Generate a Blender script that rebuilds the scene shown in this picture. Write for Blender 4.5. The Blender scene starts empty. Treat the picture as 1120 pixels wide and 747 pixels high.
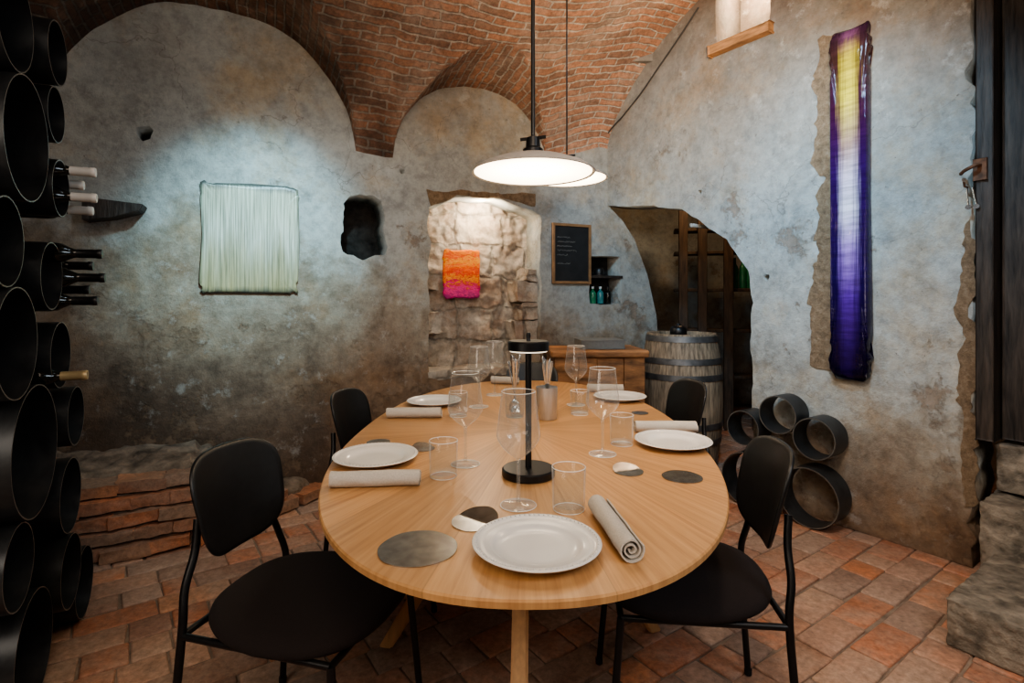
import bpy, bmesh, math, random
from mathutils import Vector, Matrix, noise
random.seed(11)
SC=bpy.context.scene
COL=SC.collection
PI=math.pi
F,CX,CY,H=590.0,560.0,325.0,1.28
# ------------------------------------------------------------------ frames of reference
P0=Vector((.794,4.488,0))
E=Vector((-1,-.45,0)).normalized()          # along back wall, to the left
N=Vector((-E.y,E.x,0))                      # into the room from back wall
if N.y>0: N=-N
R=Vector((1,-1.4,0)).normalized()           # along right wall, towards camera
M=Vector((R.y,-R.x,0))
if M.x>0: M=-M
Z=Vector((0,0,1))
def ray(px,py): return Vector(((px-CX)/F,1,-(py-CY)/F))
def at(px,py,d): return Vector((0,0,H))+ray(px,py)*d
def at_z(px,py,z=.75):
    return at(px,py,F*(H-z)/(py-CY))
def on_plane(px,py,P,n,off=0):
    r=ray(px,py); o=Vector((0,0,H)); q=P+n*off
    return o+r*((q-o).dot(n)/r.dot(n))
def on_back(px,py,off=0): return on_plane(px,py,P0,N,off)
def on_right(px,py,off=0): return on_plane(px,py,P0,M,off)
def bu(px,py,off=0):
    p=on_back(px,py,off); return ((p-P0).dot(E),p.z)
def rv(px,py,off=0):
    p=on_right(px,py,off); return ((p-P0).dot(R),p.z)
# ------------------------------------------------------------------ materials
class NB:
    def __init__(s,name):
        s.m=bpy.data.materials.new(name); s.m.use_nodes=True
        s.t=s.m.node_tree; s.n=s.t.nodes; s.l=s.t.links
        s.b=s.n['Principled BSDF']; s.out=s.n['Material Output']
    def add(s,ty,**kw):
        nd=s.n.new(ty)
        for k,v in kw.items(): setattr(nd,k,v)
        return nd
    def link(s,a,b): s.l.new(a,b)
    def obj(s): return s.add('ShaderNodeTexCoord').outputs['Object']
    def mapping(s,vec,scale=(1,1,1),rot=(0,0,0),loc=(0,0,0)):
        m=s.add('ShaderNodeMapping'); s.link(vec,m.inputs['Vector'])
        m.inputs['Scale'].default_value=scale; m.inputs['Rotation'].default_value=rot; m.inputs['Location'].default_value=loc
        return m.outputs[0]
    def noise(s,vec,scale,detail=6,rough=.55,dist=0):
        n=s.add('ShaderNodeTexNoise'); s.link(vec,n.inputs['Vector'])
        n.inputs['Scale'].default_value=scale; n.inputs['Detail'].default_value=detail
        n.inputs['Roughness'].default_value=rough; n.inputs['Distortion'].default_value=dist
        return n.outputs['Fac']
    def ramp(s,fac,stops,interp='LINEAR'):
        r=s.add('ShaderNodeValToRGB'); s.link(fac,r.inputs[0]); cr=r.color_ramp; cr.interpolation=interp
        while len(cr.elements)<len(stops): cr.elements.new(.5)
        for e,(p,c) in zip(cr.elements,stops):
            e.position=p; e.color=(c[0],c[1],c[2],1) if not isinstance(c,(int,float)) else (c,c,c,1)
        return r.outputs[0]
    def math(s,op,a,b=None,clamp=False):
        m=s.add('ShaderNodeMath'); m.operation=op; m.use_clamp=clamp
        for i,v in enumerate((a,b)):
            if v is None: continue
            if isinstance(v,(int,float)): m.inputs[i].default_value=v
            else: s.link(v,m.inputs[i])
        return m.outputs[0]
    def mix(s,fac,a,b,blend='MIX'):
        m=s.add('ShaderNodeMix'); m.data_type='RGBA'; m.blend_type=blend
        for i,v in ((0,fac),(6,a),(7,b)):
            if isinstance(v,(int,float)): m.inputs[i].default_value=v if i==0 else (v,v,v,1)
            elif isinstance(v,(tuple,list)): m.inputs[i].default_value=(v[0],v[1],v[2],1)
            else: s.link(v,m.inputs[i])
        return m.outputs[2]
    def bump(s,h,strength=.3,dist=.01,normal=None):
        b=s.add('ShaderNodeBump'); s.link(h,b.inputs['Height']); b.inputs['Strength'].default_value=strength
        b.inputs['Distance'].default_value=dist
        if normal is not None: s.link(normal,b.inputs['Normal'])
        return b.outputs[0]
    def fin(s,color=None,rough=None,metal=None,normal=None):
        for k,v in (('Base Color',color),('Roughness',rough),('Metallic',metal),('Normal',normal)):
            if v is None: continue
            if isinstance(v,bpy.types.NodeSocket): s.link(v,s.b.inputs[k])
            elif isinstance(v,(tuple,list)): s.b.inputs[k].default_value=(v[0],v[1],v[2],1)
            else: s.b.inputs[k].default_value=v
        return s.m
def simple(name,col,rough=.5,metal=0,var=.15,scale=20,bump=.1,bd=.002,stretch=(1,1,1)):
    b=NB(name); v=b.mapping(b.obj(),scale=stretch); n=b.noise(v,scale,6)
    dark=tuple(c*(1-var*1.6) for c in col); lite=tuple(min(1,c*(1+var)) for c in col)
    c=b.ramp(n,[(.25,dark),(.75,lite)])
    return b.fin(c,rough,metal,b.bump(n,bump,bd))
def emis(name,col,strength):
    b=NB(name); b.b.inputs['Base Color'].default_value=(1,1,1,1)
    b.b.inputs['Emission Color'].default_value=(*col,1); b.b.inputs['Emission Strength'].default_value=strength
    return b.m

def plaster(name,tint=1.0):
    b=NB(name); o=b.obj()
    sep=b.add('ShaderNodeSeparateXYZ'); b.link(o,sep.inputs[0])
    n1=b.noise(o,.9,10,.66,.15); n2=b.noise(o,3.4,12,.72,.1); n3=b.noise(o,16,10,.74); n4=b.noise(o,120,5,.65)
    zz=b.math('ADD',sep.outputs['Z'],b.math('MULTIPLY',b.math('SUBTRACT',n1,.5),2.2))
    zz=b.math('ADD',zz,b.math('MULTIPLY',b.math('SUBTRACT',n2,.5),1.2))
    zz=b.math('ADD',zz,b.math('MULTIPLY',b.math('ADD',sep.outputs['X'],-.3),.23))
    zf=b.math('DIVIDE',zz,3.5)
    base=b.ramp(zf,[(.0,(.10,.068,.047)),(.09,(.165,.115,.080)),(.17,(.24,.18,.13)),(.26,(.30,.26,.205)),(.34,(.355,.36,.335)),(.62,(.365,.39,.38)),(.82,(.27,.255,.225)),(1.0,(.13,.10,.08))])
    och=b.ramp(b.noise(o,1.6,8,.7,.1),[(.49,0.),(.66,.8)])
    c=b.mix(och,base,b.mix(1,base,(1.10,.86,.62),'MULTIPLY'))
    m2=b.ramp(n2,[(.30,.60),(.5,1.),(.72,1.22)])
    c=b.mix(.9,c,m2,'MULTIPLY')
    m3=b.ramp(n3,[(.28,.60),(.52,1.),(.75,1.26)])
    c=b.mix(.85,c,m3,'MULTIPLY')
    scr=b.ramp(b.noise(o,7.5,12,.75),[(.56,0.),(.66,1.)])
    c=b.mix(b.math('MULTIPLY',scr,.36),c,(.52,.52,.49))
    pit=b.ramp(b.noise(o,34,7,.7),[(.29,1.),(.36,0.)])
    c=b.mix(b.math('MULTIPLY',pit,.7),c,(.08,.06,.045))
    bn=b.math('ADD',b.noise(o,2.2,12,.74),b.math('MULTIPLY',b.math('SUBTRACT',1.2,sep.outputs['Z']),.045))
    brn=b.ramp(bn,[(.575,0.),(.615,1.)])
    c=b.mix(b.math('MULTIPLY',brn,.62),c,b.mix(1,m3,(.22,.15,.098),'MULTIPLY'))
    nd=b.add('ShaderNodeTexNoise'); b.link(o,nd.inputs['Vector']); nd.inputs['Scale'].default_value=3; nd.inputs['Detail'].default_value=8
    off=b.add('ShaderNodeVectorMath'); off.operation='MULTIPLY_ADD'; b.link(nd.outputs['Color'],off.inputs[0]); off.inputs[1].default_value=(.5,.5,.5); b.link(o,off.inputs[2])
    vo=b.add('ShaderNodeTexVoronoi'); vo.feature='DISTANCE_TO_EDGE'; vo.inputs['Scale'].default_value=1.5; b.link(off.outputs[0],vo.inputs['Vector'])
    crk=b.math('MULTIPLY',b.ramp(vo.outputs['Distance'],[(0,1.),(.005,0.)]),b.ramp(n1,[(.48,0.),(.58,1.)]))
    c=b.mix(b.math('MULTIPLY',crk,.5),c,(.09,.07,.055))
    if tint!=1: c=b.mix(1.0,c,(tint,tint,tint),'MULTIPLY')
    n=b.bump(b.math('SUBTRACT',1.0,brn),.5,.014); n=b.bump(n2,.55,.035,n); n=b.bump(n3,.5,.016,n); n=b.bump(n4,.4,.004,n)
    return b.fin(c,.86,0,n)
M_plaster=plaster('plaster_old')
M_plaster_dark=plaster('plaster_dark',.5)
M_recess_shade=simple('recess_shade',(.030,.027,.024),.95,0,.6,14,1.0,.04)  # near-black colour paints the deep shade at the back of wall recesses

def brick_ceiling():
    b=NB('brick_vault'); uv=b.add('ShaderNodeTexCoord').outputs['UV']; o=b.obj()
    nd=b.add('ShaderNodeTexNoise'); b.link(o,nd.inputs['Vector']); nd.inputs['Scale'].default_value=11; nd.inputs['Detail'].default_value=7
    off=b.add('ShaderNodeVectorMath'); off.operation='MULTIPLY_ADD'
    b.link(nd.outputs['Color'],off.inputs[0]); off.inputs[1].default_value=(.045,.032,0); b.link(uv,off.inputs[2])
    br=b.add('ShaderNodeTexBrick'); b.link(off.outputs[0],br.inputs['Vector'])
    br.inputs['Scale'].default_value=1; br.inputs['Brick Width'].default_value=.22; br.inputs['Row Height'].default_value=.054
    br.inputs['Mortar Size'].default_value=.0085; br.inputs['Mortar Smooth'].default_value=.5; br.inputs['Bias'].default_value=-.1
    br.inputs['Color1'].default_value=(.45,.225,.135,1); br.inputs['Color2'].default_value=(.22,.13,.09,1)
    br.inputs['Mortar'].default_value=(.47,.40,.33,1)
    n1=b.noise(o,2.6,10,.74,.3); n2=b.noise(o,30,8,.75)
    c=b.mix(.9,br.outputs['Color'],b.ramp(n2,[(.3,.42),(.7,1.5)]),'MULTIPLY')
    wash=b.ramp(n1,[(.46,0.),(.62,1.)])
    c=b.mix(b.math('MULTIPLY',wash,.5),c,b.mix(1,b.ramp(n2,[(.3,.6),(.7,1.3)]),(.42,.335,.27),'MULTIPLY'))
    sep=b.add('ShaderNodeSeparateXYZ'); b.link(o,sep.inputs[0])
    left_dark=b.ramp(b.math('ADD',b.noise(o,1.3,6,.65),b.math('MULTIPLY',sep.outputs['X'],.12)),[(.26,.24),(.50,1.)])  # mottled brick darkening, stronger towards the left
    c=b.mix(1,c,left_dark,'MULTIPLY')
    inv=b.math('SUBTRACT',1.0,br.outputs['Fac'])
    n=b.bump(inv,1.0,.022); n=b.bump(n2,.9,.02,n)
    return b.fin(c,.88,0,n)
M_vault=brick_ceiling()
def island(name,stops,rough=.7,dirt=(.08,.05,.035),dscale=6,bd=.01,gloss=False,dust=None):
    b=NB(name); o=b.obj(); g=b.add('ShaderNodeNewGeometry').outputs['Random Per Island']
    c=b.ramp(g,stops)
    n1=b.noise(o,dscale,8,.68,.2); n2=b.noise(o,40,9,.75)
    c=b.mix(b.ramp(n1,[(.42,0.),(.66,.55)]),c,dirt)
    if dust: c=b.mix(b.ramp(b.noise(o,2.6,10,.75,.2),[(.42,0.),(.60,.65)]),c,dust)
    c=b.mix(.85,c,b.ramp(n2,[(.3,.45),(.7,1.35)]),'MULTIPLY')
    r=b.ramp(n1,[(.3,.36),(.6,.66)]) if gloss else rough
    n=b.bump(n1,.6,bd*1.4); n=b.bump(n2,.5,bd*.5,n)
    return b.fin(c,r,0,n)
M_tile=island('terracotta_tile',[(0,(.56,.25,.13)),(.15,(.48,.18,.09)),(.3,(.32,.18,.13)),(.45,(.52,.33,.235)),(.6,(.48,.18,.09)),(.75,(.40,.29,.23)),(.88,(.27,.16,.12)),(1,(.57,.29,.165))],gloss=True,dirt=(.19,.13,.098),dscale=3.5,bd=.010,dust=(.43,.32,.25))
M_joint=simple('floor_joint',(.25,.19,.145),.9,0,.3,15,.4,.004)
M_rubble=island('rubble_brick',[(0,(.54,.21,.10)),(.3,(.48,.18,.085)),(.55,(.36,.17,.10)),(.8,(.30,.20,.14)),(1,(.54,.24,.12))],dirt=(.20,.14,.10),dscale=5,dust=(.28,.21,.16))
M_mortar=simple('old_mortar',(.235,.185,.14),.95,0,.5,11,1.0,.03)
def fieldstone():
    b=NB('plastered_block_stone'); o=b.obj()
    nd=b.add('ShaderNodeTexNoise'); b.link(o,nd.inputs['Vector']); nd.inputs['Scale'].default_value=6; nd.inputs['Detail'].default_value=8
    sep=b.add('ShaderNodeSeparateXYZ'); b.link(o,sep.inputs[0])
    comb=b.add('ShaderNodeCombineXYZ'); b.link(b.math('MULTIPLY',sep.outputs['X'],1.09),comb.inputs[0]); b.link(sep.outputs['Z'],comb.inputs[1])
    off=b.add('ShaderNodeVectorMath'); off.operation='MULTIPLY_ADD'; b.link(nd.outputs['Color'],off.inputs[0]); off.inputs[1].default_value=(.13,.13,0); b.link(comb.outputs[0],off.inputs[2])
    br=b.add('ShaderNodeTexBrick'); b.link(off.outputs[0],br.inputs['Vector'])
    br.inputs['Scale'].default_value=1; br.inputs['Brick Width'].default_value=.42; br.inputs['Row Height'].default_value=.25; br.squash=.7; br.squash_frequency=2; br.offset=.37
    br.inputs['Mortar Size'].default_value=.022; br.inputs['Mortar Smooth'].default_value=1.0
    br.inputs['Color1'].default_value=(.56,.46,.36,1); br.inputs['Color2'].default_value=(.44,.32,.24,1); br.inputs['Mortar'].default_value=(.40,.33,.26,1)
    n3=b.noise(o,15,10,.78); n5=b.noise(o,4,10,.75)
    c=b.mix(b.ramp(n5,[(.44,0.),(.58,.8)]),br.outputs['Color'],(.66,.60,.52))
    c=b.mix(b.ramp(n5,[(.32,.7),(.43,0.)]),c,(.38,.22,.15))
    c=b.mix(.9,c,b.ramp(n3,[(.28,.48),(.72,1.28)]),'MULTIPLY')
    n=b.bump(b.math('SUBTRACT',1.0,br.outputs['Fac']),.8,.035); n=b.bump(n5,.7,.05,n); n=b.bump(n3,.8,.03,n)
    return b.fin(c,.9,0,n)
M_field=fieldstone()
M_stone=simple('step_stone',(.235,.205,.165),.85,0,.5,15,1.0,.025)
def tanplaster():
    b=NB('exposed_tan_plaster'); o=b.obj(); n=b.noise(o,24,10,.8)
    c=b.ramp(n,[(.3,(.11,.075,.047)),(.52,(.30,.21,.13)),(.75,(.46,.36,.25))])
    return b.fin(c,.95,0,b.bump(n,1,.03))
M_tan=tanplaster()
def oak():
    b=NB('oak_sunburst'); o=b.obj(); sep=b.add('ShaderNodeSeparateXYZ'); b.link(o,sep.inputs[0])
    x=b.math('MULTIPLY',sep.outputs['X'],1.0); y=sep.outputs['Y']
    ang=b.math('ARCTAN2',y,x); r=b.math('SQRT',b.math('ADD',b.math('MULTIPLY',x,x),b.math('MULTIPLY',y,y)))
    a=b.math('ADD',b.math('MULTIPLY',ang,22/(2*PI)),11.0)
    sec=b.math('FLOOR',a)
    wn=b.add('ShaderNodeTexWhiteNoise'); wn.noise_dimensions='1D'; b.link(sec,wn.inputs['W'])
    comb=b.add('ShaderNodeCombineXYZ'); b.link(b.math('MULTIPLY',ang,45),comb.inputs[0]); b.link(b.math('MULTIPLY',r,1.6),comb.inputs[1]); b.link(b.math('MULTIPLY',sec,7.3),comb.inputs[2])
    g=b.noise(comb.outputs[0],1.6,6,.6,.3)
    c=b.ramp(g,[(.28,(.38,.190,.077)),(.5,(.51,.278,.118)),(.75,(.61,.355,.165))])
    c=b.mix(.6,c,b.ramp(wn.outputs[0],[(0,.68),(1,1.12)]),'MULTIPLY')
    fr=b.math('FRACT',a); seam=b.ramp(b.math('MULTIPLY',b.math('MINIMUM',fr,b.math('SUBTRACT',1.0,fr)),r),[(.0,.6),(.006,1.)])
    c=b.mix(.8,c,seam,'MULTIPLY')
    return b.fin(c,.36,0,b.bump(g,.12,.001))
M_oak=oak()
M_oakleg=simple('oak_leg',(.62,.37,.18),.5,0,.15,9,.1,.001,(6,6,1))
M_black=simple('black_powder_steel',(.012,.012,.013),.36,.3,.2,60,.05,.0005)
M_shell=simple('black_plywood',(.010,.011,.012),.40,0,.2,60,.05,.0005)
M_seatcloth=simple('seat_fabric',(.013,.008,.008),.95,0,.3,350,.5,.001)
def rawsteel(name,k):
    b=NB(name); o=b.obj(); n=b.noise(o,4,8,.65,.8)
    c=b.ramp(n,[(.3,tuple(x*k for x in (.035,.038,.043))),(.55,tuple(x*k for x in (.085,.092,.098))),(.8,tuple(x*k for x in (.16,.16,.155)))])
    return b.fin(c,b.ramp(n,[(.3,.30),(.7,.48)]),.6,b.bump(n,.1,.003))
M_steelraw=rawsteel('raw_black_steel',.55)
M_steelfloor=rawsteel('raw_floor_steel',.75)
M_steelcut=simple('cut_steel_edge',(.20,.19,.17),.4,.5,.3,25,.1,.002)
M_porc=simple('porcelain',(.68,.66,.63),.20,0,.03,10,.02,.0003)
M_linen=simple('grey_linen',(.50,.46,.405),.9,0,.10,260,.5,.0012)
M_slate=simple('polished_dark_disc',(.46,.45,.43),.27,1,.25,30,.3,.0018)
M_chrome=simple('polished_steel',(.80,.81,.82),.20,1,.05,20,.02,.0002)
M_brushed=simple('brushed_steel',(.60,.61,.62),.40,.8,.08,90,.1,.0004,(1,1,.2))
M_whitecap=simple('white_ceramic_cap',(.70,.68,.64),.4,0,.05,30,.05,.0003)
M_shade=simple('pendant_shade_metal',(.50,.48,.45),.45,.1,.1,20,.05,.0005)
M_darkwood=simple('dark_old_wood',(.042,.031,.024),.6,0,.6,9,.9,.008,(5,5,.7))
M_rackwood=simple('rack_wood',(.075,.045,.026),.65,0,.5,9,.5,.004,(5,5,.7))
M_beam=simple('warm_wood',(.38,.19,.08),.6,0,.35,10,.4,.003,(1,1,6))
M_chest=simple('worn_chest_wood',(.32,.155,.066),.6,0,.55,6,.5,.005,(1,1,4))
M_stave=simple('barrel_oak',(.27,.205,.14),.65,0,.5,12,.5,.004,(5,5,.6))
M_hoop=simple('galvanised_hoop',(.17,.17,.17),.5,.8,.3,14,.2,.001)
M_rust=simple('rusty_iron',(.16,.075,.04),.75,.3,.5,30,.6,.002)
M_bottle=simple('dark_bottle_glass',(.008,.010,.008),.12,0,.1,10,.0,.0001)
M_capwhite=M_whitecap
M_capblack=simple('black_capsule',(.015,.015,.016),.35,.2,.1,30,.05,.0003)
M_capgold=simple('beige_gold_capsule',(.52,.40,.22),.35,.3,.1,30,.05,.0003)
M_green=simple('green_bottle',(.03,.19,.09),.18,0,.2,20,.0,.0001)
M_blueglass=simple('teal_bottle',(.05,.22,.22),.2,0,.2,20,.0,.0001)
M_board=simple('chalkboard',(.014,.015,.016),.75,0,.4,9,.05,.0005)
M_frame=simple('pine_frame',(.27,.15,.07),.55,0,.25,12,.1,.001)
M_chalk=simple('chalk',(.42,.42,.40),.95,0,.2,80,.1,.0005)
M_bookgrey=simple('grey_cover',(.16,.17,.17),.7,0,.1,60,.1,.0005)
M_cable=simple('grey_cable',(.035,.032,.03),.6,0,.1,30,.05,.0005)
M_rubber=simple('black_rubber',(.012,.012,.012),.8,0,.1,30,.05,.0005)
M_rim_glint=simple('rim_glint',(.82,.84,.84),.12,0,.02,30,.0,.0001)  # opaque white, a bright glint painted onto the glass rims
def glass(name,lo,edge):
    b=NB(name); b.n.remove(b.b)
    tr=b.add('ShaderNodeBsdfTransparent'); tr.inputs[0].default_value=(.95,.96,.96,1)
    gl=b.add('ShaderNodeBsdfGlossy'); gl.inputs['Roughness'].default_value=.03; gl.inputs[0].default_value=(1,1,1,1)
    df=b.add('ShaderNodeBsdfDiffuse'); df.inputs[0].default_value=(.92,.94,.94,1)  # white diffuse painted in for bright reflections along glass edges
    lw=b.add('ShaderNodeLayerWeight'); lw.inputs[0].default_value=.4
    e=b.add('ShaderNodeMixShader'); e.inputs[0].default_value=.45; b.link(gl.outputs[0],e.inputs[1]); b.link(df.outputs[0],e.inputs[2])
    f=b.ramp(lw.outputs['Facing'],[(0,lo),(.5,lo*1.6),(.72,.36*edge),(.88,.85*edge),(1,edge)])
    mx=b.add('ShaderNodeMixShader'); b.link(f,mx.inputs[0]); b.link(tr.outputs[0],mx.inputs[1]); b.link(e.outputs[0],mx.inputs[2])
    b.link(mx.outputs[0],b.out.inputs[0]); return b.m
M_glass=glass('clear_glass',.085,1.0)
M_tumbler=glass('tumbler_glass',.030,.9)
def pendant_glow():
    b=NB('pendant_glow'); o=b.obj(); ln=b.add('ShaderNodeVectorMath'); ln.operation='LENGTH'; b.link(o,ln.inputs[0])
    s=b.math('MULTIPLY',b.ramp(b.math('MULTIPLY',ln.outputs['Value'],4.6),[(0,1.),(.25,.62),(.6,.34),(1,.20)]),30.0)
    b.b.inputs['Base Color'].default_value=(.9,.87,.82,1); b.b.inputs['Emission Color'].default_value=(1,.79,.53,1)
    b.link(s,b.b.inputs['Emission Strength']); return b.m
M_glow=pendant_glow()
M_glow2=emis('small_lamp_glow',(1,.86,.66),1.4)
# ------------------------------------------------------------------ mesh helpers
def link(name,bm,mats,parent=None,smooth=True,angle=35,loc=None,rotz=None,recalc=True):
    if recalc: bmesh.ops.recalc_face_normals(bm,faces=bm.faces)
    me=bpy.data.meshes.new(name); bm.to_mesh(me); bm.free()
    for m in (mats if isinstance(mats,(list,tuple)) else [mats]): me.materials.append(m)
    if smooth:
        for p in me.polygons: p.use_smooth=True
        if angle<180: me.set_sharp_from_angle(angle=math.radians(angle))
    o=bpy.data.objects.new(name,me); COL.objects.link(o)
    if parent: o.parent=parent
    if loc is not None: o.location=loc
    if rotz is not None: o.rotation_euler=(0,0,rotz)
    return o
def tag(o,label,cat,group=None):
    o['label']=label; o['category']=cat
    if group: o['group']=group
    return o
def struct(name,bm,mats,**k):
    o=link(name,bm,mats,**k); o['kind']='structure'; return o
def thing(name,label,cat,loc=(0,0,0),rotz=0,group=None):
    o=bpy.data.objects.new(name,None); COL.objects.link(o); o.location=loc; o.rotation_euler=(0,0,rotz)
    o.empty_display_size=.05
    return tag(o,label,cat,group)
def dup(root,loc,rotz,label,group=None):
    r=root.copy(); COL.objects.link(r); r.location=loc; r.rotation_euler=(0,0,rotz); r['label']=label
    if group: r['group']=group
    for ch in list(root.children):
        c=ch.copy(); COL.objects.link(c); c.parent=r
        for g in list(ch.children):
            d=g.copy(); COL.objects.link(d); d.parent=c
    return r
def box(bm,c,s,rot=None,bev=0,mi=0):
    r=bmesh.ops.create_cube(bm,size=1)
    vs=r['verts']
    for v in vs:
        p=Vector((v.co.x*s[0],v.co.y*s[1],v.co.z*s[2]))
        if rot is not None: p=rot@p
        v.co=p+Vector(c)
    fs={f for v in vs for f in v.link_faces}
    for f in fs: f.material_index=mi
    if bev>0:
        es={e for v in vs for e in v.link_edges}
        bmesh.ops.bevel(bm,geom=list(es),offset=bev,segments=2,affect='EDGES',profile=.5,material=-1)
def puck(bm,a,b,n,prof,seg=64,fn=None,mi=0):
    rings=[]
    for k,z in prof:
        if k<=1e-6:
            p=Vector((0,0,z)); rings.append([bm.verts.new(fn(p) if fn else p)]); continue
        ring=[]
        for i in range(seg):
            t=2*PI*i/seg; c,s=math.cos(t),math.sin(t)
            x=a*k*math.copysign(abs(c)**(2/n),c); y=b*k*math.copysign(abs(s)**(2/n),s)
            p=Vector((x,y,z)); ring.append(bm.verts.new(fn(p) if fn else p))
        rings.append(ring)
    for A,B in zip(rings,rings[1:]):
        if len(A)==1 and len(B)==1: continue
        for i in range(seg):
            j=(i+1)%seg
            if len(A)==1: f=bm.faces.new((A[0],B[i],B[j]))
            elif len(B)==1: f=bm.faces.new((A[i],B[0],A[j]))
            else: f=bm.faces.new((A[i],B[i],B[j],A[j]))
            f.material_index=mi
def lathe(bm,prof,seg=40,fn=None,mi=0): puck(bm,1,1,2,prof,seg,fn,mi)
def torus(bm,r,z,t,seg=56,mi=0):
    pr=[(r+t*math.cos(a),z+t*math.sin(a)) for a in [2*PI*i/8 for i in range(9)]]
    lathe(bm,pr,seg,None,mi)
def catmull(pts,n=6):
    pts=[Vector(p) for p in pts]; P=[pts[0]*2-pts[1]]+pts+[pts[-1]*2-pts[-2]]; out=[]
    for i in range(1,len(P)-2):
        for k in range(n):
            t=k/n; a,b,c,d=P[i-1],P[i],P[i+1],P[i+2]
            out.append(.5*((2*b)+(c-a)*t+(2*a-5*b+4*c-d)*t*t+(3*b-3*c+d-a)*t**3))
    out.append(pts[-1]); return out
def tube(bm,pts,r,seg=12,mi=0):
    pts=[Vector(p) for p in pts]; rr=r if isinstance(r,(list,tuple)) else [r]*len(pts)
    rings=[]; up=None
    for i,p in enumerate(pts):
        t=(pts[min(i+1,len(pts)-1)]-pts[max(i-1,0)]).normalized()
        if up is None: up=t.orthogonal().normalized()
        up=(up-t*up.dot(t)); up=up.normalized() if up.length>1e-5 else t.orthogonal().normalized()
        bi=t.cross(up)
        rings.append([bm.verts.new(p+(up*math.cos(2*PI*k/seg)+bi*math.sin(2*PI*k/seg))*rr[i]) for k in range(seg)])
    for A,B in zip(rings,rings[1:]):
        for k in range(seg):
            bm.faces.new((A[k],A[(k+1)%seg],B[(k+1)%seg],B[k])).material_index=mi
    bm.faces.new(rings[0]); bm.faces.new(rings[-1])
def axes(x,y,z):
    return Matrix(((x[0],y[0],z[0]),(x[1],y[1],z[1]),(x[2],y[2],z[2])))
def rag(poly,amp=.015,step=.06,closed=True,seed=0):
    out=[]; n=len(poly)
    for i in range(n if closed else n-1):
        a=Vector(poly[i]).to_3d(); b=Vector(poly[(i+1)%n]).to_3d(); L=(b-a).length; k=max(1,int(L/step))
        for j in range(k):
            p=a.lerp(b,j/k)
            q=noise.noise_vector(p*7+Vector((seed,0,0)))*amp*1.6+noise.noise_vector(p*29+Vector((seed,0,0)))*amp*.7
            out.append((p.x+q.x,p.y+q.y))
    return out
def wall_poly(name,P,dx,dn,outer,holes,th,mat,front=0):
    cu=bpy.data.curves.new(name+'_c','CURVE'); cu.dimensions='2D'; cu.fill_mode='BOTH'; cu.extrude=th/2
    for pl in [outer]+holes:
        sp=cu.splines.new('POLY'); sp.points.add(len(pl)-1); sp.use_cyclic_u=True
        for i,(x,y) in enumerate(pl): sp.points[i].co=(x,y,0,1)
    ob=bpy.data.objects.new('tmp',cu); COL.objects.link(ob)
    bpy.context.view_layer.update()
    dg=bpy.context.evaluated_depsgraph_get()
    me=bpy.data.meshes.new_from_object(ob.evaluated_get(dg),depsgraph=dg)
    bpy.data.objects.remove(ob)
    for v in me.vertices:
        x,y,z=v.co; v.co=P+dx*x+Z*y+dn*(z-th/2+front)
    me.name=name; me.materials.clear(); me.materials.append(mat)
    bm=bmesh.new(); bm.from_mesh(me); bmesh.ops.remove_doubles(bm,verts=bm.verts,dist=.0004)
    bpy.data.meshes.remove(me)
    return struct(name,bm,mat,smooth=False)
# ------------------------------------------------------------------ FLOOR
bm=bmesh.new()
box(bm,(.3,2.4,-.0305),(8.6,9.0,.04),mi=1)
tilebm=bmesh.new()
L,W=.275,.14
for i in range(-32,34):
    off=(i%2)*L*.5+random.uniform(-.05,.05)
    for j in range(-18,20):
        ctr=Vector((.5,2.6,0))+M*(j*(L+.002)+off)+R*(i*(W+.003))
        if not(-3.3<ctr.x<3.6 and .2<ctr.y<6.3): continue
        a=random.uniform(-.045,.045)
        rot=axes(M,-R,Z)@Matrix.Rotation(a,3,'Z')@Matrix.Rotation(random.uniform(-.016,.016),3,'X')@Matrix.Rotation(random.uniform(-.009,.009),3,'Y')
        parts=[(0,L)] if random.random()<.62 else [(-L*.27,L*.45),(L*.23,L*.53)]
        for ox,ll in parts:
            q=ctr+rot@Vector((ox,0,0))
            box(tilebm,(q.x,q.y,-.014+random.uniform(-.004,.0012)),(ll-random.uniform(.001,.009),W-random.uniform(0,.007),.026),rot)
bmesh.ops.bevel(tilebm,geom=list(tilebm.edges),offset=.007,segments=3,affect='EDGES',profile=.5)
for v in tilebm.verts:
    q=noise.noise_vector(v.co*14)*.007+noise.noise_vector(v.co*40)*.004; v.co.x+=q.x; v.co.y+=q.y
tm=bpy.data.meshes.new('t'); tilebm.to_mesh(tm); tilebm.free(); bm.from_mesh(tm); bpy.data.meshes.remove(tm)
struct('floor',bm,[M_tile,M_joint],smooth=True,angle=50)
# ------------------------------------------------------------------ CEILING (groin vault)
LUN=[(2.871,.83,.79),(1.17,.61,.58),(4.75,.85,.79)]
def smooth01(t): t=max(0,min(1,t)); return t*t*(3-2*t)
def barrel(u,w):
    s=(2.5-min(w,4.95))/2.5
    return 2.265+.25*smooth01(1-u)+1.2*max(0,1-s*s)**.62
def lun(u,w):
    best=(-1,None)
    for k,(uc,hw,rise) in enumerate(LUN):
        s=(u-uc)/hw
        if abs(s)<1:
            z=2.265+(rise+.16*w)*math.sqrt(1-s*s)
            if z>best[0]: best=(z,k)
    return best
def ceil_z(u,w): return max(barrel(u,w),lun(u,w)[0])
def ceil_at(x,y):
    p=Vector((x,y,0))-P0; return ceil_z(p.dot(E),p.dot(N))
nw,nu=230,500
ws=[5.2*(i/nw)**1.5 for i in range(nw+1)]; us=[-2.9+8.9*j/nu for j in range(nu+1)]
sb=[0]
for i in range(nw): sb.append(sb[-1]+math.hypot(ws[i+1]-ws[i],barrel(2,ws[i+1])-barrel(2,ws[i])))
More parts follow.
